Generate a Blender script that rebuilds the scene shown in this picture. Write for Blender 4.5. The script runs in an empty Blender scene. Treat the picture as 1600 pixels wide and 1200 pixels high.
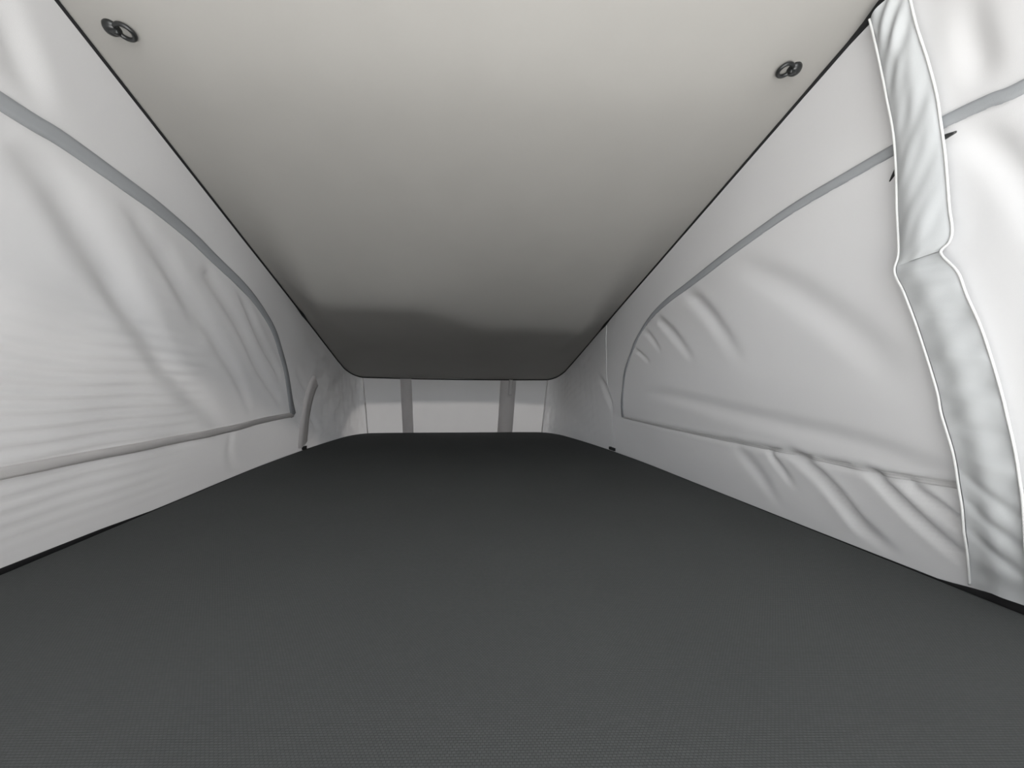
import bpy, math
import numpy as np
from mathutils import Vector, Matrix

# ------------------------------------------------------------------ camera
scene = bpy.context.scene
cam_data = bpy.data.cameras.new('camera')
cam_data.sensor_width = 36.0
cam_data.lens = 36.0*640.0/1600.0
cam_data.clip_start = 0.01
cam = bpy.data.objects.new('camera', cam_data)
scene.collection.objects.link(cam)
_r = Vector((0.98927653, -0.14565999, 0.01072941))
_u = Vector((-0.0115293, -0.00464841, 0.99992273))
_f = Vector((0.14559886, 0.98932379, 0.00627792))
cam.matrix_world = Matrix(((_r.x, _u.x, -_f.x, -0.0336), (_r.y, _u.y, -_f.y, 0.0), (_r.z, _u.z, -_f.z, 0.2543), (0, 0, 0, 1)))
scene.camera = cam

# ------------------------------------------------------------------ daylight outside the pop-top
world = bpy.data.worlds.new('world'); scene.world = world
world.use_nodes = True
wn, wl = world.node_tree.nodes, world.node_tree.links
wn.clear()
w_out = wn.new('ShaderNodeOutputWorld'); w_bg = wn.new('ShaderNodeBackground')
w_tc = wn.new('ShaderNodeTexCoord'); w_sep = wn.new('ShaderNodeSeparateXYZ'); w_ramp = wn.new('ShaderNodeValToRGB')
w_map = wn.new('ShaderNodeMapRange')
w_map.inputs['From Min'].default_value = -1; w_map.inputs['From Max'].default_value = 1
wl.new(w_tc.outputs['Generated'], w_sep.inputs[0]); wl.new(w_sep.outputs['Z'], w_map.inputs['Value'])
wl.new(w_map.outputs[0], w_ramp.inputs[0]); wl.new(w_ramp.outputs[0], w_bg.inputs[0]); wl.new(w_bg.outputs[0], w_out.inputs[0])
e = w_ramp.color_ramp.elements
e[0].position = 0.0; e[0].color = (1.17, 1.17, 1.15, 1)      # lower half of the world, brightened to light the interior from below
e[1].position = 1.0; e[1].color = (.98, 1.03, 1.08, 1)          # overcast zenith
a = w_ramp.color_ramp.elements.new(0.48); a.color = (1.17, 1.17, 1.15, 1)
a = w_ramp.color_ramp.elements.new(0.53); a.color = (0.70, 0.745, 0.79, 1)
w_bg.inputs[1].default_value = 2.4

sun_data = bpy.data.lights.new('sun', 'SUN'); sun_data.energy = 9.0; sun_data.angle = math.radians(9); sun_data.color = (1.0, .95, .90)
sun = bpy.data.objects.new('sun', sun_data); scene.collection.objects.link(sun)
sun.rotation_euler = Vector((.42, -.80, -.58)).to_track_quat('-Z', 'Y').to_euler()     # hazy sun, ahead and to the left

vs = scene.view_settings
vs.view_transform = 'Standard'; vs.look = 'None'; vs.gamma = 1.0; vs.use_curve_mapping = False
vs.exposure = 1.4

# ------------------------------------------------------------------ helpers
COL = scene.collection
def link(o, parent=None, label=None, cat=None, group=None, kind=None):
    if o.name not in COL.objects: COL.objects.link(o)
    if parent: o.parent = parent
    if label: o['label'] = label
    if cat: o['category'] = cat
    if group: o['group'] = group
    if kind: o['kind'] = kind
    return o
def mesh_obj(name, verts, faces, material, parent=None, smooth=True, **kw):
    me = bpy.data.meshes.new(name)
    me.from_pydata([tuple(map(float, v)) for v in verts], [], [tuple(map(int, f)) for f in faces])
    me.materials.append(material)
    if smooth: me.polygons.foreach_set('use_smooth', [True]*len(me.polygons))
    me.update()
    return link(bpy.data.objects.new(name, me), parent, **kw)
def empty(name, loc, **kw):
    o = bpy.data.objects.new(name, None); o.empty_display_size = .05; o.location = loc
    return link(o, **kw)
def grid_faces(nr, nc, flip=False, keep=None):
    i, j = np.meshgrid(np.arange(nr-1), np.arange(nc-1), indexing='ij')
    a = i*nc+j; F = np.stack([a, a+1, a+nc+1, a+nc], -1)
    if keep is not None: F = F[keep]
    F = F.reshape(-1, 4)
    return F[:, ::-1] if flip else F
def merge(*parts):
    V, F, n = [], [], 0
    for v, f in parts:
        v = np.asarray(v, float); V.append(v); F += [tuple(int(k)+n for k in q) for q in f]; n += len(v)
    return np.concatenate(V), F
def catmull(pts, n):
    P = np.asarray(pts, float); P = np.vstack([2*P[0]-P[1], P, 2*P[-1]-P[-2]])
    s = np.linspace(0, len(P)-3-1e-9, n); i = s.astype(int); f = (s-i)[:, None]
    a, b, c, d = P[i], P[i+1], P[i+2], P[i+3]
    return .5*((2*b)+(c-a)*f+(2*a-5*b+4*c-d)*f**2+(-a+3*b-3*c+d)*f**3)
def tube(pts, rad, seg=10):
    P = np.asarray(pts, float); n = len(P); rad = np.broadcast_to(rad, (n,))
    T = np.gradient(P, axis=0); T /= np.linalg.norm(T, axis=1, keepdims=True)
    ref = np.array([0.21, 0.13, 0.97]); 
    if abs(T[:, 2]).mean() > .75: ref = np.array([0.9, 0.3, 0.1])
    A = np.cross(T, ref); A /= np.linalg.norm(A, axis=1, keepdims=True); B = np.cross(T, A)
    th = np.linspace(0, 2*np.pi, seg, endpoint=False)
    V = P[:, None]+rad[:, None, None]*(np.cos(th)[None, :, None]*A[:, None]+np.sin(th)[None, :, None]*B[:, None])
    F = []
    for i in range(n-1):
        for j in range(seg):
            k = (j+1) % seg; F.append((i*seg+j, i*seg+k, (i+1)*seg+k, (i+1)*seg+j))
    F.append(tuple(range(seg-1, -1, -1))); F.append(tuple((n-1)*seg+j for j in range(seg)))
    return V.reshape(-1, 3), F
def box(lo, hi):
    (a, b, c), (x, y, z) = lo, hi
    V = [(a,b,c),(x,b,c),(x,y,c),(a,y,c),(a,b,z),(x,b,z),(x,y,z),(a,y,z)]
    return V, [(0,3,2,1),(4,5,6,7),(0,1,5,4),(1,2,6,5),(2,3,7,6),(3,0,4,7)]

# ------------------------------------------------------------------ materials
def base_mat(name):
    m = bpy.data.materials.new(name); m.use_nodes = True
    m.node_tree.nodes.clear(); out = m.node_tree.nodes.new('ShaderNodeOutputMaterial')
    return m, m.node_tree.nodes, m.node_tree.links, out
def weave(N, L, scale, strength, dist):
    tc = N.new('ShaderNodeTexCoord'); w1 = N.new('ShaderNodeTexNoise'); bp = N.new('ShaderNodeBump')
    w1.inputs['Scale'].default_value = scale; w1.inputs['Detail'].default_value = 2
    bp.inputs['Strength'].default_value = strength; bp.inputs['Distance'].default_value = dist
    L.new(tc.outputs['Object'], w1.inputs['Vector']); L.new(w1.outputs['Fac'], bp.inputs['Height'])
    return tc, bp
def fabric(name, refl, trans, mix, scale=900, bump=.15):
    """thin cloth: part of the light is scattered back, part shines through"""
    m, N, L, out = base_mat(name)
    tc, bp = weave(N, L, scale, bump, .0006)
    nz = N.new('ShaderNodeTexNoise'); nz.inputs['Scale'].default_value = 5; nz.inputs['Detail'].default_value = 3
    L.new(tc.outputs['Object'], nz.inputs['Vector'])
    def tint(col):
        mx = N.new('ShaderNodeMix'); mx.data_type = 'RGBA'
        mx.inputs['A'].default_value = (*[c*.96 for c in col], 1); mx.inputs['B'].default_value = (*[min(1, c*1.03) for c in col], 1)
        L.new(nz.outputs['Fac'], mx.inputs['Factor']); return mx.outputs['Result']
    d = N.new('ShaderNodeBsdfDiffuse'); t = N.new('ShaderNodeBsdfTranslucent'); x = N.new('ShaderNodeMixShader')
    L.new(tint(refl), d.inputs['Color']); L.new(tint(trans), t.inputs['Color'])
    L.new(bp.outputs[0], d.inputs['Normal']); L.new(bp.outputs[0], t.inputs['Normal'])
    x.inputs[0].default_value = mix
    L.new(d.outputs[0], x.inputs[1]); L.new(t.outputs[0], x.inputs[2]); L.new(x.outputs[0], out.inputs[0])
    return m
def solid(name, col, rough, spec=.5, bump=0, scale=300, var=.04, coat=0):
    m, N, L, out = base_mat(name)
    p = N.new('ShaderNodeBsdfPrincipled'); tc, bp = weave(N, L, scale, bump, .0008)
    nz = N.new('ShaderNodeTexNoise'); nz.inputs['Scale'].default_value = 9
    L.new(tc.outputs['Object'], nz.inputs['Vector'])
    mx = N.new('ShaderNodeMix'); mx.data_type = 'RGBA'
    mx.inputs['A'].default_value = (*[c*(1-var) for c in col], 1); mx.inputs['B'].default_value = (*[c*(1+var) for c in col], 1)
    L.new(nz.outputs['Fac'], mx.inputs['Factor']); L.new(mx.outputs['Result'], p.inputs['Base Color'])
    p.inputs['Roughness'].default_value = rough; p.inputs['Specular IOR Level'].default_value = spec
    if bump: L.new(bp.outputs[0], p.inputs['Normal'])
    L.new(p.outputs[0], out.inputs[0])
    return m
M_TENT = fabric('tent_canvas', (.545, .538, .538), (.68, .668, .668), .028)
M_TAPE = fabric('grey_binding_tape', (.33, .34, .35), (.20, .20, .22), .1, 700, .3)
M_HEM = fabric('hem_tape', (.60, .58, .57), (.40, .39, .39), .1, 700, .3)
M_SLEEVE = fabric('sleeve_canvas', (.525, .535, .54), (.5, .5, .5), .1)
M_PIPING = fabric('white_piping', (.70, .70, .69), (.5, .5, .5), .1, 1500, .3)
M_STRAP = fabric('taupe_webbing', (.66, .63, .62), (.4, .39, .39), .25, 700, .4)
M_BLACK = solid('black_rubber', (.012, .012, .013), .6, .3, .2)
M_PLASTIC = solid('black_plastic', (.014, .015, .015), .28, .5)
M_CEIL = solid('satin_roof_lining', (.315, .305, .288), .6, .25, 0)
M_SHELL = solid('painted_van_shell', (.55, .55, .54), .4, .5)
def mattress_mat():
    m, N, L, out = base_mat('charcoal_knit')
    p = N.new('ShaderNodeBsdfPrincipled'); tc = N.new('ShaderNodeTexCoord')
    mp = N.new('ShaderNodeMapping'); mp.inputs['Rotation'].default_value = (0, 0, .12)
    L.new(tc.outputs['Object'], mp.inputs['Vector'])
    br = N.new('ShaderNodeTexBrick'); br.inputs['Scale'].default_value = 1.0
    br.inputs['Brick Width'].default_value = .0030; br.inputs['Row Height'].default_value = .0022
    br.inputs['Mortar Size'].default_value = .0005; br.inputs['Mortar Smooth'].default_value = 1.0
    br.inputs['Color1'].default_value = (.070, .074, .073, 1); br.inputs['Color2'].default_value = (.078, .082, .081, 1)
    br.inputs['Mortar'].default_value = (.052, .054, .054, 1)
    L.new(mp.outputs[0], br.inputs['Vector'])
    nz = N.new('ShaderNodeTexNoise'); nz.inputs['Scale'].default_value = 3.5; nz.inputs['Detail'].default_value = 4
    L.new(tc.outputs['Object'], nz.inputs['Vector'])
    mr = N.new('ShaderNodeMapRange'); mr.inputs['To Min'].default_value = .9; mr.inputs['To Max'].default_value = 1.1
    L.new(nz.outputs['Fac'], mr.inputs['Value'])
    mx = N.new('ShaderNodeMix'); mx.data_type = 'RGBA'; mx.blend_type = 'MULTIPLY'; mx.inputs['Factor'].default_value = 1
    L.new(br.outputs['Color'], mx.inputs['A']); L.new(mr.outputs[0], mx.inputs['B'])
    bp = N.new('ShaderNodeBump'); bp.inputs['Strength'].default_value = .4; bp.inputs['Distance'].default_value = .0006; bp.invert = True
    L.new(br.outputs['Fac'], bp.inputs['Height']); L.new(bp.outputs[0], p.inputs['Normal'])
    L.new(mx.outputs['Result'], p.inputs['Base Color'])
    p.inputs['Roughness'].default_value = .9; p.inputs['Specular IOR Level'].default_value = .15
    L.new(p.outputs[0], out.inputs[0])
    return m
M_KNIT = mattress_mat()

# ------------------------------------------------------------------ geometry of the pop-top
ROOF_Z0, ROOF_S = 0.9209, 0.2821
NEAR, YF, BED0 = -0.42, 2.246, 0.17
def roof_z(y): return ROOF_Z0-ROOF_S*y
# (u, bed-edge x, bed-edge y, roof-edge x, roof-edge y)
KN = np.array([(-.9,.625,-.9,.545,-.9),(-.7,.625,-.7,.545,-.7),(-.5,.625,-.5,.545,-.5),(0.,.625,0.,.545,0.),(.5,.625,.5,.545,.5),
      (1.,.625,1.,.545,1.),(1.4,.622,1.4,.545,1.4),(1.6,.610,1.62,.547,1.6),(1.8,.593,1.82,.549,1.83),(1.95,.570,2.0,.549,2.0),
      (2.1,.545,2.14,.545,2.10),(2.2,.515,2.215,.527,2.17),(2.3,.470,2.255,.490,2.215),(2.45,.38,2.268,.38,2.228)])
def curve(u, c):
    U, V = KN[:, 0], KN[:, c]; m = np.gradient(V, U)
    i = np.clip(np.searchsorted(U, u)-1, 0, len(U)-2); h = U[i+1]-U[i]; s = (u-U[i])/h
    return V[i]*(2*s**3-3*s**2+1)+h*m[i]*(s**3-2*s**2+s)+V[i+1]*(-2*s**3+3*s**2)+h*m[i+1]*(s**3-s**2)
def wall_point(side, u, t, off=0.):
    """point on a side wall: u runs along the van, t from bed (0) to roof (1), off = distance into the room"""
    u = np.asarray(u, float); t = np.asarray(t, float); off = np.broadcast_to(off, u.shape)
    def raw(u, t):
        bx, by, tx, ty = (curve(u, c) for c in (1, 2, 3, 4))
        return np.stack([side*(bx+(tx-bx)*t), by+(ty-by)*t, (roof_z(ty)-.004)*t], -1)
    P = raw(u, t); a = raw(u+1e-3, t)-P; b = raw(u, t+1e-3)-P
    n = -np.cross(a, b)*side; n /= np.linalg.norm(n, axis=-1, keepdims=True)
    return P+n*off[..., None]

rng = np.random.RandomState(4)
def smooth_noise(x, y, seed, octaves=3):
    r = np.random.RandomState(seed); s = 0
    for k in range(octaves):
        for _ in range(3):
            a = r.rand()*6.283; ph = r.rand()*6.283; f = 2**k*(.8+.5*r.rand())
            s = s+np.sin(6.283*f*(x*math.cos(a)+y*math.sin(a))+ph)/(2**k*3)
    return s
def stroke(u, z, pts, A, w, hat=True):
    """a crease in the cloth: valley along a poly-line with soft shoulders, dying out at both ends"""
    P = catmull([(a, b*roof_z(a)) for a, b in pts], 14)
    d2 = np.full(u.shape, 1e9); par = np.zeros(u.shape); n = len(P)-1
    for i, (p, q) in enumerate(zip(P[:-1], P[1:])):
        v = q-p; s = np.clip(((u-p[0])*v[0]+(z-p[1])*v[1])/(v@v), 0, 1)
        e2 = (u-p[0]-s*v[0])**2+(z-p[1]-s*v[1])**2
        par = np.where(e2 < d2, (i+s)/n, par); d2 = np.minimum(d2, e2)
    g = d2/w**2
    return -A*(1-(.8*g if hat else 0))*np.exp(-g)*np.sin(np.pi*np.clip(par*.92+.04, 0, 1))**.7
LF = [([(.66,.66),(.71,.623),(.824,.544),(.896,.447),(1.0,.36),(1.14,.23)], .011, .034),
      ([(.84,.75),(.871,.726),(.972,.646),(1.117,.526),(1.207,.429),(1.26,.34)], .009, .024),
      ([(.98,.78),(1.004,.763),(1.143,.68),(1.28,.546),(1.415,.425),(1.45,.38)], .009, .020),
      ([(1.09,.82),(1.119,.806),(1.25,.689),(1.383,.585),(1.42,.53)], .008, .015),
      ([(.75,.79),(.83,.73),(.92,.66),(1.0,.57)], .007, .022),
      ([(.585,.73),(.66,.70),(.75,.63),(.83,.50)], .012, .035),
      ([(.52,.93),(.564,.87),(.606,.80)], .006, .03),
      ([(1.17,.23),(1.176,.19),(1.181,.11),(1.277,-.013)], .0028, .022),
      ([(1.54,.62),(1.60,.56),(1.66,.50)], .006, .02), ([(1.56,.46),(1.62,.42),(1.70,.40)], .006, .018),
      ([(1.68,.44),(1.72,.30),(1.80,.14)], .008, .02), ([(1.58,.26),(1.63,.22),(1.70,.20)], .005, .016)]
RF = [([(.76,.185),(.745,.16),(.703,.10)], 0.0068, .010), ([(.71,.19),(.68,.170),(.624,.115),(.576,.054),(.53,.015)], 0.0135, .014),
      ([(.56,.170),(.536,.150),(.483,.091),(.425,.04)], 0.0121, .011), ([(.50,.160),(.483,.145),(.431,.105),(.40,.08)], 0.0108, .010),
      ([(.45,.150),(.42,.125),(.381,.090),(.34,.06)], 0.0108, .011), ([(.43,.10),(.41,.08),(.383,.045)], 0.0095, .010),
      ([(.64,.13),(.60,.08),(.57,.03)], 0.0054, .010), ([(.86,.19),(.80,.12),(.75,.05)], 0.0054, .02),
      ([(.99,.79),(.963,.760),(.90,.65),(.83,.50)], .009, .024), ([(1.13,.77),(1.115,.741),(1.06,.65),(1.00,.54)], .008, .018), ([(.78,.73),(.70,.64),(.562,.455),(.50,.36)], .007, .035),
      ([(.394,.88),(.388,.80),(.381,.742)], .007, .020), ([(.41,.73),(.393,.690),(.362,.60),(.34,.50)], .008, .020), ([(1.24,.77),(1.20,.73),(1.147,.627)], .006, .012),
      ([(1.30,.70),(1.27,.66),(1.22,.59)], .005, .011),
      ([(1.444,.279),(1.005,.212),(.81,.193),(.646,.177),(.532,.167),(.439,.166),(.3,.16),(.1,.15)], .006, .009),
      ([(1.25,.42),(1.117,.385),(.9,.31),(.729,.262),(.569,.224),(.461,.186),(.38,.17)], .007, .022),
      ([(1.60,.62),(1.575,.55),(1.54,.42),(1.53,.33)], .010, .022)]
# windows: outline on the wall in (u, t)
def near_arch():
    return [(u, z/roof_z(u)) for u, z in ((-.36, .14), (-.345, .30), (-.28, .45), (-.15, .55), (.03, .583), (.25, .589))]
L_TOP = near_arch()+[(.563,.77),(.641,.793),(.758,.816),(.824,.828),(.915,.837),(.978,.836),(1.127,.83),(1.232,.805),(1.315,.765),(1.38,.695),(1.462,.564),(1.527,.367),(1.55,.30)]
L_HEM = [(-.36,.137/roof_z(-.36)),(0.,.137/roof_z(0)),(.3,.137/roof_z(.3)),(.621,.182),(.696,.187),(.794,.194),(.931,.205),(1.158,.23),(1.35,.266),(1.507,.296),(1.55,.300)]
R_TOP = near_arch()+[(.352,.711),(.381,.723),(.422,.737),(.482,.751),(.545,.764),(.648,.784),(.763,.794),(.885,.8),(.969,.804),(1.061,.808),(1.153,.800),(1.229,.77),(1.294,.713),(1.376,.601),(1.43,.45),(1.451,.33),(1.453,.285)]
R_HEM = [(-.36,.137/roof_z(-.36)),(0.,.137/roof_z(0)),(.3,.137/roof_z(.3)),(.439,.166),(.532,.167),(.646,.177),(.81,.193),(1.005,.212),(1.25,.245),(1.453,.281)]
def interp_curve(pts, u):
    P = catmull(pts, 400); P = P[np.argsort(P[:, 0])]
    return np.interp(u, P[:, 0], P[:, 1])

def cloth(side, u, t, folds=True):
    """unevenness of the stretched canvas, metres into the room"""
    z = t*roof_z(u)
    edge = np.clip(np.minimum(t, 1-t)/.12, 0, 1); edge = edge*edge*(3-2*edge)
    d = .004*smooth_noise(u*1.3, z*2.0, 11+side)*edge
    if not folds: return d
    k = np.clip(abs(t-interp_curve(L_TOP if side < 0 else R_TOP, u))/.06, .12, 1)      # the tape keeps the cloth flat
    k = np.where(u > (1.56 if side < 0 else 1.46), 1, k)*np.clip((t-.004)/.03, 0, 1)
    f = 0*u
    if side < 0:
        for p, A, w in LF: f = f+stroke(u, z, p, A, w)
        rip = np.exp(-((z-.20)/.13)**2)*np.clip((1.1-u)/.3, 0, 1)*np.clip(t/.05, 0, 1)
        d = d+.0030*rip*np.sin(6.283*(z/.021+.5*smooth_noise(u*1.5, z*2, 5, 2)+u*.9))
    else:
        for p, A, w in RF: f = f+stroke(u, z, p, A, w)
    far = np.clip((u-1.55)/.2, 0, 1)*edge
    return d+f*k+far*.004*smooth_noise(u*7, z*6, 21+side)

# ------------------------------------------------------------------ ceiling
def ceil_half(y):
    """half width of the roof lining with its rounded far corners"""
    y = np.asarray(y, float); r = .085
    d = np.clip(y-(YF-r), 0, r)
    return .556-r+np.sqrt(np.maximum(r*r-d*d, 0)) + 0*y
def ceil_sag(x, y):
    """slow waves of the lining between its edges"""
    e = np.clip((.545-abs(x))/.13, 0, 1)*np.clip((2.22-y)/.12, 0, 1); e = e*e*(3-2*e)
    kn = np.array([(-.5, .262), (.45, .262), (.55, .35), (.62, .345), (.68, .235), (.80, .26), (.92, .31), (1.08, .37), (1.24, .43), (1.37, .42), (1.45, .09), (1.7, .09), (1.95, .22), (2.23, .33)])
    yk = np.linspace(-.5, 2.23, 300); sl = np.interp(yk, kn[:, 0], kn[:, 1])
    k = np.ones(9)/9; sl = np.convolve(np.pad(sl, 4, mode='edge'), k, 'valid')
    zz = -np.cumsum(sl)*(yk[1]-yk[0]); zz = zz-(-ROOF_S*(yk+.5)); zz -= np.interp(yk, [-.5, 2.23], [zz[0], zz[-1]])
    sx = np.clip((.10-x)/.26, 0, 1); sx = sx*sx*(3-2*sx)              # the crest of the last wave runs nearer on the left
    yq = y+.06*x*np.exp(-((y-.75)/.25)**2)+.12*sx*np.exp(-((y-1.36)/.30)**2)
    return np.interp(yq, yk, zz)*e+.001*smooth_noise(x*.9, y*1.1, 3, 2)*e
ys = np.concatenate([np.linspace(NEAR-.02, YF-.12, 170), YF-.12*np.cos(np.linspace(0, np.pi/2, 40)[1:])])
xs = np.linspace(-1, 1, 111)
Y, X = np.meshgrid(ys, xs, indexing='ij'); X = X*ceil_half(Y)
V = np.stack([X, Y, roof_z(Y)+ceil_sag(X, Y)], -1).reshape(-1, 3)
ceiling = mesh_obj('ceiling', V, grid_faces(len(ys), len(xs), True), M_CEIL, kind='structure',
                   label='pale satin grey roof lining sloping down away from the camera')
# black gasket where the lining meets the canvas
uu = np.linspace(NEAR, 2.3, 110)
half = list(zip(curve(uu, 3), curve(uu, 4)))
loop = half+[(.49*q, 2.215+.016*(1-q*q)) for q in np.linspace(.96, -.96, 30)]+[(-x, y) for x, y in half[::-1]]
P = np.array([(x, y, roof_z(y)-.0025) for x, y in loop])
rad = np.full(len(P), .0028)
rad[(P[:, 0] > .5) & (P[:, 1] < .6)] = .0032
rad += .008*np.clip((.515-P[:, 1])/.05, 0, 1)*(P[:, 0] > 0)
rad += .003*np.exp(-((P[:, 1]-1.50)/.035)**2)
mesh_obj('edge_gasket', *tube(P, rad), M_BLACK, ceiling, label='thin black rubber gasket')
lip = np.array([(x, 2.207-.004*math.cos(x*4), roof_z(2.207)-.005) for x in np.linspace(-.34, .10, 30)])
mesh_obj('end_lip', *tube(lip, .0022*np.sin(np.linspace(.15, 3.0, 30))), M_CEIL, ceiling)
# outer shell of the raised roof, unseen: overhang and skirt sized to shade the canvas
def shell():
    parts = []
    y0, y1, W, dz, sk = NEAR-.12, 2.36, .70, .035, .21
    for a, b, z in ((0, 0, dz),):
        V = []
        for y in (y0, y1):
            z = roof_z(y)
            V += [(-W, y, z+dz-sk), (-W, y, z+dz), (-W+.05, y, z+dz+.03), (W-.05, y, z+dz+.03), (W, y, z+dz), (W, y, z+dz-sk)]
        F = [(i, i+1, i+7, i+6) for i in range(5)]
        parts.append((V, F))
    z1, z0 = roof_z(y1), roof_z(y0)
    parts.append(([(-W, y1, z1-.01), (W, y1, z1-.01), (W, y1, z1+dz+.02), (-W, y1, z1+dz+.02)], [(0, 1, 2, 3)]))
    parts.append(([(-.68, NEAR-.05, roof_z(NEAR-.05)+.016), (.68, NEAR-.05, roof_z(NEAR-.05)+.016), (.68, 2.35, roof_z(2.35)+.016), (-.68, 2.35, roof_z(2.35)+.016)], [(0, 1, 2, 3)]))  # unseen plate added above the lining to stop light leaking in
    return merge(*parts)
mesh_obj('roof_shell', *shell(), M_SHELL, ceiling, smooth=False)

# ------------------------------------------------------------------ canvas side walls
us = np.concatenate([np.linspace(NEAR, .3, 90)[:-1], np.linspace(.3, 1.5, 260)[:-1], np.linspace(1.5, 2.3, 130)])
ts = np.concatenate([[-.06, -.03], np.linspace(0, 1, 150), [1.02]])
SL_L = [(.4855,.985),(.484,.971),(.477,.893),(.472,.826),(.468,.769),(.468,.709),(.471,.639),(.473,.568),(.480,.537),(.471,.497),(.462,.451),(.453,.398),(.442,.324),(.439,.285),(.430,.224),(.427,.173),(.425,.132),(.426,.073),(.431,.012)]
SL_R = [(.440,.985),(.437,.945),(.432,.893),(.424,.833),(.418,.776),(.416,.733),(.414,.673),(.414,.601),(.413,.564),(.417,.548),(.426,.537),(.411,.5),(.404,.462),(.394,.415),(.387,.371),(.380,.318),(.376,.278),(.372,.234),(.370,.192),(.369,.164),(.370,.09),(.374,.012)]
def make_wall(side, name, label, top, hem, u0, u1):
    T, U = np.meshgrid(ts, us, indexing='ij')
    V = wall_point(side, U, T, cloth(side, U, np.clip(T, 0, 1))*(T > -.02)).reshape(-1, 3)
    uc = .25*(U[:-1, :-1]+U[1:, :-1]+U[:-1, 1:]+U[1:, 1:]); tc = .25*(T[:-1, :-1]+T[1:, :-1]+T[:-1, 1:]+T[1:, 1:])
    tt, th_ = interp_curve(top, uc), interp_curve(hem, uc)
    inside = (uc > u0+.012) & (uc < u1-.012) & (tc < tt-.009) & (tc > th_+.007)
    return mesh_obj(name, V, grid_faces(len(ts), len(us), side > 0, ~inside), M_TENT, kind='structure', label=label)
wall_left = make_wall(-1, 'wall_left', 'white canvas side wall left of the bed', L_TOP, L_HEM, -.36, 1.55)
wall_right = make_wall(1, 'wall_right', 'white canvas side wall right of the bed', R_TOP, R_HEM, -.36, 1.453)
def make_window(side, name, label, top, hem, u0, u1, nv=110):
    u = np.concatenate([np.linspace(u0, .3, 60)[:-1], np.linspace(.3, u1-.1, 230)[:-1], np.linspace(u1-.1, u1, 40)])
    v = np.linspace(0, 1, nv)
    Vv, U = np.meshgrid(v, u, indexing='ij')
    lo, hi = interp_curve(hem, u), interp_curve(top, u); hi = np.maximum(hi, lo+.002)
    T = lo+(hi-lo)*Vv
    puff = -.004*np.sin(np.pi*Vv)**.5
    V = wall_point(side, U, T, cloth(side, U, T)+puff).reshape(-1, 3)
    return mesh_obj(name, V, grid_faces(nv, len(u), side > 0), M_TENT, kind='structure', label=label)
window_1 = make_window(-1, 'window_1', 'zip-out canvas window flap with curved grey binding on the left wall', L_TOP, L_HEM, -.36, 1.55)
window_2 = make_window(1, 'window_2', 'zip-out canvas window flap behind the piped sleeve on the right wall', R_TOP, R_HEM, -.36, 1.453)

def ribbon(side, pts, width, off, n=220, lift=.0022, folds=True):
    """flat tape sewn along a line on the wall; width in metres, scalar or [(fraction, width)]"""
    P = catmull(pts, n); u, z = P[:, 0], P[:, 1]*roof_z(P[:, 0])
    Q = np.stack([u, z], -1); T = np.gradient(Q, axis=0); T /= np.linalg.norm(T, axis=1, keepdims=True)
    N = np.stack([-T[:, 1], T[:, 0]], -1)
    if not np.isscalar(width):
        f, w = zip(*width); width = np.interp(P[:, 0], f, w)
    width = np.broadcast_to(width, (n,))
    rows = []
    for k, o in ((-.5, -.001), (-.47, off), (-.2, off+lift*.4), (.2, off+lift*.4), (.47, off), (.5, -.001)):
        q = Q+N*(k*width)[:, None]; uu = q[:, 0]; tt = q[:, 1]/roof_z(uu)
        rows.append(wall_point(side, uu, tt, cloth(side, uu, tt, folds)+o))
    V = np.stack(rows, 0).reshape(-1, 3)
    return V, grid_faces(6, n, side > 0)
mesh_obj('binding', *ribbon(-1, L_TOP, [(-.5, .02), (.5, .021), (.8, .023), (1.1, .02), (1.25, .017), (1.45, .019), (1.53, .028), (1.56, .036)], .0025, 420), M_TAPE, window_1, label='curved grey binding tape')
mesh_obj('hem', *ribbon(-1, L_HEM, [(-.5, .015), (.6, .0155), (1.1, .017), (1.5, .016)], .0025), M_HEM, window_1, label='straight taupe hem tape')
mesh_obj('binding', *ribbon(1, R_TOP, [(-.5, .014), (.5, .0150), (.9, .0165), (1.08, .014), (1.16, .011), (1.24, .0075), (1.29, .010), (1.33, .006), (1.39, .009), (1.42, .005), (1.45, .012)], .0025, 420), M_TAPE, window_2, label='curved grey zip binding tape')
mesh_obj('hem', *ribbon(1, R_HEM, .007, .0006, 220, .0), M_TENT, window_2, label='sewn hem seam')
# black zip sliders half hidden by the sleeve
def zip_pull(u0, t0, u1, t1, w):
    root = None
    a, b = (wall_point(1, u, t, .008) for u, t in ((u0, t0), (u1, t1)))
    ln = b-a; s = np.linspace(0, 1, 9)[:, None]
    V, F = tube(a+ln*s, w*(1-.75*s[:, 0]**1.5), 8)
    root = mesh_obj('zip_slider', V, F, M_PLASTIC, window_2, label='small black zip slider')
    return root
zip_pull(.432, .713, .4065, .7055, .0048)
zip_pull(.470, .712, .4825, .6965, .0030)
# strap in the far left corner with its black buckle, seam thread in the far right corner
LSTRAP = [(1.700,.62),(1.678,.558),(1.658,.447),(1.647,.323),(1.645,.206),(1.652,.096),(1.660,.05)]
strap = mesh_obj('corner_strap', *ribbon(-1, LSTRAP, .058, .010, 60, folds=False), M_STRAP, wall_left, label='taupe webbing strap')
c = wall_point(-1, 1.663, .024, .011)
V, F = box((-.004, -.016, -.006), (.004, .016, .006)); mesh_obj('buckle', np.array(V)+c, F, M_BLACK, strap, smooth=False)
RSEAM = [(1.488,.988),(1.518,.752),(1.539,.555),(1.536,.346),(1.556,.024)]
def seam_line(pts, off, n=50):
    P = catmull(pts, n); return wall_point(1, P[:, 0], P[:, 1], cloth(1, P[:, 0], P[:, 1])+off)
mesh_obj('corner_seam', *tube(seam_line(RSEAM, .001), .0016, 8), M_PIPING, wall_right, label='pale stitched corner seam')
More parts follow.
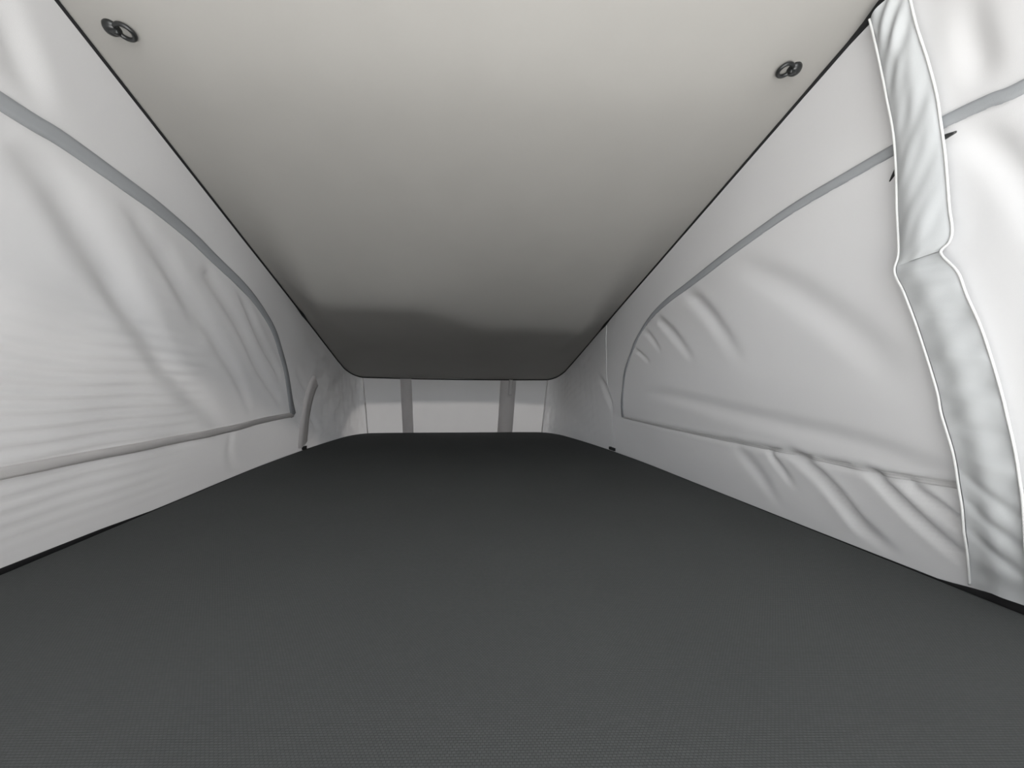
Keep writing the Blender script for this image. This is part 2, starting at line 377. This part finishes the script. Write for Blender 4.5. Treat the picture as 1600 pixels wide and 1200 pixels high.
c = wall_point(1, 1.553, .022, .006); V, F = box((-.004, -.025, -.006), (.004, .025, .005))
mesh_obj('black_tab', np.array(V)+c, F, M_BLACK, wall_right, smooth=False)
# black rail holding the canvas foot beside the mattress
for i, side in enumerate((-1, 1)):
    u = np.linspace(NEAR, 2.3, 160); H = roof_z(u)
    top = np.interp(u, [-.5, .385, .43, .465, .7, 2.3], [.011, .010, .005, -.001, -.002, -.002]) if side > 0 else np.interp(u, [-.5, .62, .8, .92, 2.3], [.006, .0055, .003, -.002, -.002])
    rows = [wall_point(side, u, z/H, o) for z, o in ((0*u-.045, 0.), (0*u-.045, .002), (top-.001, .002), (top, .0012), (top, -.002))]
    mesh_obj('trim_%d' % (i+1), np.stack(rows, 0).reshape(-1, 3), grid_faces(5, len(u), side > 0), M_BLACK, kind='structure', label='black canvas rail along the %s edge of the bed' % ('left', 'right')[i])

# ------------------------------------------------------------------ far and near end walls
nx, nt = 140, 60
s, t = np.linspace(-1, 1, nx), np.concatenate([[-.1], np.linspace(0, 1, nt-1)])
T, Sx = np.meshgrid(t, s, indexing='ij')
def far_point(sx, t, off=0.):
    xb, xt = .470*sx, .490*sx
    yb = 2.255+.022*(1-sx**2); yt = 2.215+.016*(1-sx**2)
    z = (roof_z(2.222)-.003)*t
    w = .0012*smooth_noise(sx*2.2, t*.8, 8, 3)*np.clip(np.minimum(t, 1-t)/.1, 0, 1)
    return np.stack([xb+(xt-xb)*t, yb+(yt-yb)*t-off-w, z], -1)
wall_far = mesh_obj('wall_far', far_point(Sx, T).reshape(-1, 3), grid_faces(nt, nx, False), M_TENT, kind='structure', label='low white canvas end wall beyond the mattress')
def far_strip(x0, x1, off, z0=0., z1=1.):
    sx, tt = np.meshgrid(np.array([x0, x0+.001, .5*(x0+x1), x1-.001, x1])/.48, np.linspace(z0, z1, 24))
    o = np.array([0, off, off*1.15, off, 0])[None, :]+0*sx
    return far_point(sx, tt, o).reshape(-1, 3), grid_faces(24, 5)
mesh_obj('strap', *far_strip(-.297, -.240, .003, 0, .995), M_STRAP, wall_far, label='vertical taupe webbing strap')
st = mesh_obj('strap', *far_strip(.226, .311, .003, 0, .985), M_STRAP, wall_far, label='wider vertical taupe webbing strap')
mesh_obj('pull_cord', *tube(far_point(np.full(16, .281/.48), np.linspace(.72, 1.0, 16), np.full(16, .009)), .011*np.ones(16), 8), M_HEM, st)
for sx in (-1., 1.):
    mesh_obj('corner_seam', *tube(far_point(np.full(20, sx), np.linspace(0, 1, 20), np.full(20, .002)), .0028, 8), M_HEM, wall_far)
zt = roof_z(NEAR)
V = [(-.625, NEAR, -.03), (.625, NEAR, -.03), (.545, NEAR, zt), (-.545, NEAR, zt), (-.50, NEAR, .46), (.50, NEAR, .46), (.46, NEAR, zt-.08), (-.46, NEAR, zt-.08)]  # unseen opening added for daylight, sill kept high so lower walls get less
mesh_obj('wall_near', V, [(0, 1, 5, 4), (1, 2, 6, 5), (2, 3, 7, 6), (3, 0, 4, 7)], M_TENT, kind='structure', smooth=False, label='white canvas end wall with an opening added behind the camera for daylight')
# body of the van that the canvas is fixed to (outside, reflects daylight up and shades the foot of the canvas)
parts = [box((-1.0, NEAR-1.2, -.12), (-.66, 3.0, -.05)), box((.66, NEAR-1.2, -.12), (1.0, 3.0, -.05)), box((-.66, 2.33, -.12), (.66, 3.0, -.05))]
mesh_obj('van_body', *merge(*parts), M_SHELL, smooth=False, kind='structure', label='painted van roof opening around the bed')

# ------------------------------------------------------------------ bed
bed = empty('bed_frame', (0, .78, -.16))
link(bed, label='black bed board under the charcoal mattress', cat='bed base')
V, F = box((-.655, BED0, -.16), (.655, 2.325, -.125)); board = mesh_obj('board', np.array(V)-np.array(bed.location), F, M_BLACK, bed, smooth=False)
mattress = empty('mattress', (0, .78, -.125)); link(mattress, label='charcoal knitted mattress filling the floor of the roof tent', cat='mattress')
uu = np.linspace(BED0, 2.3, 300); BX, BY = curve(uu, 1)-.004, curve(uu, 2)-.004
yy = np.concatenate([np.linspace(BED0+.01, 2.0, 160), 2.0+.2705*np.sin(np.linspace(0, np.pi/2, 60)[1:])])
def bed_half(y):
    h = np.interp(y, BY, BX); d = np.clip((y-2.249)/.022, 0, 1)
    return np.where(y > 2.249, .468*np.sqrt(np.maximum(1-d*d, 0))**.6+.0, h)
kx = np.sin(np.linspace(-np.pi/2, np.pi/2, 121)); kx = .35*np.linspace(-1, 1, 121)+.65*kx
Yb, Kx = np.meshgrid(yy, kx, indexing='ij'); Xb = Kx*bed_half(Yb)
dist = np.minimum(bed_half(Yb)-abs(Xb), 2.2705-Yb); rr = .007
dd = np.clip(rr-dist, 0, rr)
Zb = -rr+np.sqrt(np.maximum(rr*rr-dd*dd, 0))+.0015*smooth_noise(Xb*.9, Yb*.9, 9, 2)*np.clip(dist/.1, 0, 1)
nr, nc = Yb.shape
V = np.stack([Xb, Yb, Zb], -1).reshape(-1, 3); F = [tuple(f) for f in grid_faces(nr, nc, True)]
ring = [i*nc+nc-1 for i in range(nr)]+[i*nc for i in range(nr-1, -1, -1)]
low = V[ring].copy(); low[:, 2] = -.125; n0 = len(V)
V = np.vstack([V, low]); m = len(ring)
F += [(ring[i], n0+i, n0+(i+1) % m, ring[(i+1) % m]) for i in range(m)]+[tuple(n0+i for i in range(m-1, -1, -1))]
mesh_obj('cover', V-np.array(mattress.location), F, M_KNIT, mattress)
bl = [(x-.007, y-.003) for x, y in zip(BX[::3], BY[::3])]
bl = bl+[(x, 2.251+.02*math.sqrt(max(0, 1-(x/.466)**2))) for x in np.linspace(.44, -.44, 40)]+[(-x, y) for x, y in bl[::-1]]
P = np.array([(x, y, -.009) for x, y in bl])
mesh_obj('border_piping', tube(P, .0045)[0]-np.array(mattress.location), tube(P, .0045)[1], M_BLACK, mattress, label='black border piping')

# ------------------------------------------------------------------ piped sleeve over the folding roof strut
base = wall_point(1, .41, .0, .01)
sleeve = empty('strut_sleeve', base); link(sleeve, label='white canvas sleeve with piped edges running from bed to roof on right wall', cat='sleeve')
def split(poly, t_hi, t_lo, n):
    P = catmull(poly, 600); i = (P[:, 1] <= t_hi+1e-6) & (P[:, 1] >= t_lo-1e-6); Q = P[i]
    L = np.concatenate([[0], np.cumsum(np.hypot(*(np.diff(Q, axis=0)*[1, .75]).T))]); q = np.linspace(0, L[-1], n)
    return np.stack([np.interp(q, L, Q[:, 0]), np.interp(q, L, Q[:, 1])], -1)
def sleeve_panel(name, tl, tr, prof, wr, n, m=41):
    A, B = split(SL_L, *tl, n), split(SL_R, *tr, n)
    w = np.linspace(0, 1, m); G = A[:, None]+(B-A)[:, None]*w[None, :, None]
    v = np.linspace(0, 1, n)[:, None]+0*w[None]
    W = 0*v+w[None]
    off = .013*np.clip((G[..., 1]+.02)/.12, .3, 1)+prof(v, W)*np.sin(np.pi*np.clip(W, 0, 1))**.6+wr(v, W)*np.sin(np.pi*W)**.5
    U, T = G[..., 0], G[..., 1]
    # flanges turned back to the wall
    q = .22                                                          # turned in underneath, out of sight
    und = lambda K: (K[:, :1]*(1-q)+K[:, -1:]*q, K[:, :1]*q+K[:, -1:]*(1-q))
    (ua, ub), (ta, tb) = und(U), und(T)
    U = np.concatenate([ua, U, ub], 1); T = np.concatenate([ta, T, tb], 1)
    z = np.full((n, 1), -.002); off = np.concatenate([z, off, z], 1)
    V = wall_point(1, U, T, off)
    return mesh_obj(name, V.reshape(-1, 3)-np.array(base), grid_faces(n, m+2, False), M_SLEEVE, sleeve)
def wr_up(v, w):
    d = .0022*np.sin(6.283*(9*v*(1-.35*v)+1.6*w))*np.exp(-(v/.28)**2)
    return d+.0016*smooth_noise(v*5+w, w*1.2, 31, 2)
def wr_lo(v, w):
    d = 0
    for c, a in ((.06, .003), (.10, .003), (.19, -.0035), (.32, .004), (.40, -.003), (.45, .0035), (.53, -.0035), (.62, .003)):
        d = d+a*np.exp(-((v-c-.02*w)/.022)**2)*(.4+.6*w)
    for c in (.72, .80, .88): d = d-.003*np.exp(-((v-c+.10*(.5-w))/.02)**2)
    return d+.0018*smooth_noise(v*7, w*1.5, 33, 2)
sleeve_panel('upper_panel', (.985, .545), (.985, .541), lambda v, w: .006*np.clip((1-v)/.05, 0, 1)**.5+.003*v, wr_up, 130)
sleeve_panel('lower_panel', (.553, .012), (.539, .012), lambda v, w: .005*np.clip(v/.04, 0, 1)*np.clip((1.25-v), 0, 1), wr_lo, 150)
for nm, poly in (('piping', SL_L), ('piping', SL_R)):
    P = catmull(poly, 220); Q = wall_point(1, P[:, 0], P[:, 1], .0155*np.clip((P[:, 1]+.02)/.12, .3, 1))
    mesh_obj(nm, tube(Q, .0015, 10)[0]-np.array(base), tube(Q, .0015, 10)[1], M_PIPING, sleeve, label='raised white piping edge')

# ------------------------------------------------------------------ lashing eyes under the roof lining
def lashing_eye(x, y, side, label):
    nrm = Vector((0, -ROOF_S, -1)).normalized()                      # out of the lining, into the room
    ax = Vector((1, 0, 0)); ay = nrm.cross(ax)
    o = empty('lashing_eye', (x, y, roof_z(y)+float(ceil_sag(np.array(x), np.array(y)))), label=label, cat='lashing eye', group='black lashing eyes under the roof lining')
    fr = lambda a, b, c: tuple(ax*a+ay*b+nrm*c)
    prof = [(0, .0105), (.002, .011), (.005, .0100), (.008, .0078), (.0095, .005), (.0098, .002)]
    V, F = [], []
    for h, rr_ in prof: V += [fr(rr_*math.cos(q), rr_*math.sin(q), h-.001) for q in np.linspace(0, 6.2832, 20, endpoint=False)]
    for i in range(len(prof)-1): F += [(i*20+j, i*20+(j+1) % 20, (i+1)*20+(j+1) % 20, (i+1)*20+j) for j in range(20)]
    F.append(tuple((len(prof)-1)*20+j for j in range(20)))
    b = mesh_obj('base', V, F, M_PLASTIC, o)
    V = []; F = []
    for a in np.linspace(0, 6.2832, 32, endpoint=False):
        for q in np.linspace(0, 6.2832, 10, endpoint=False):
            rho = .0100+.0028*math.cos(q); px = rho*math.cos(a)*1.1; py = rho*math.sin(a)*1.0; pz = .0030*math.sin(q)
            px += .0120                                               # hinged at the base, hanging a little
            k = math.radians(9); px, pz = px*math.cos(k)-pz*math.sin(k), px*math.sin(k)+pz*math.cos(k)
            V.append(fr(-side*(px+.005), py, pz+.004))
    for i in range(32):
        for j in range(10): F.append((i*10+j, i*10+(j+1) % 10, ((i+1) % 32)*10+(j+1) % 10, ((i+1) % 32)*10+j))
    mesh_obj('ring', V, F, M_PLASTIC, o)
    bridge = [fr(-side*s_, 0, .005+.003*math.sin(s_*200)) for s_ in np.linspace(.0, .010, 6)]
    mesh_obj('hinge', *tube(bridge, .004, 8), M_PLASTIC, o)
    return o
lashing_eye(-.499, .632, -1, 'black lashing eye on the roof lining beside the left window wall')
lashing_eye(.492, .569, 1, 'black lashing eye on the roof lining near the piped sleeve')
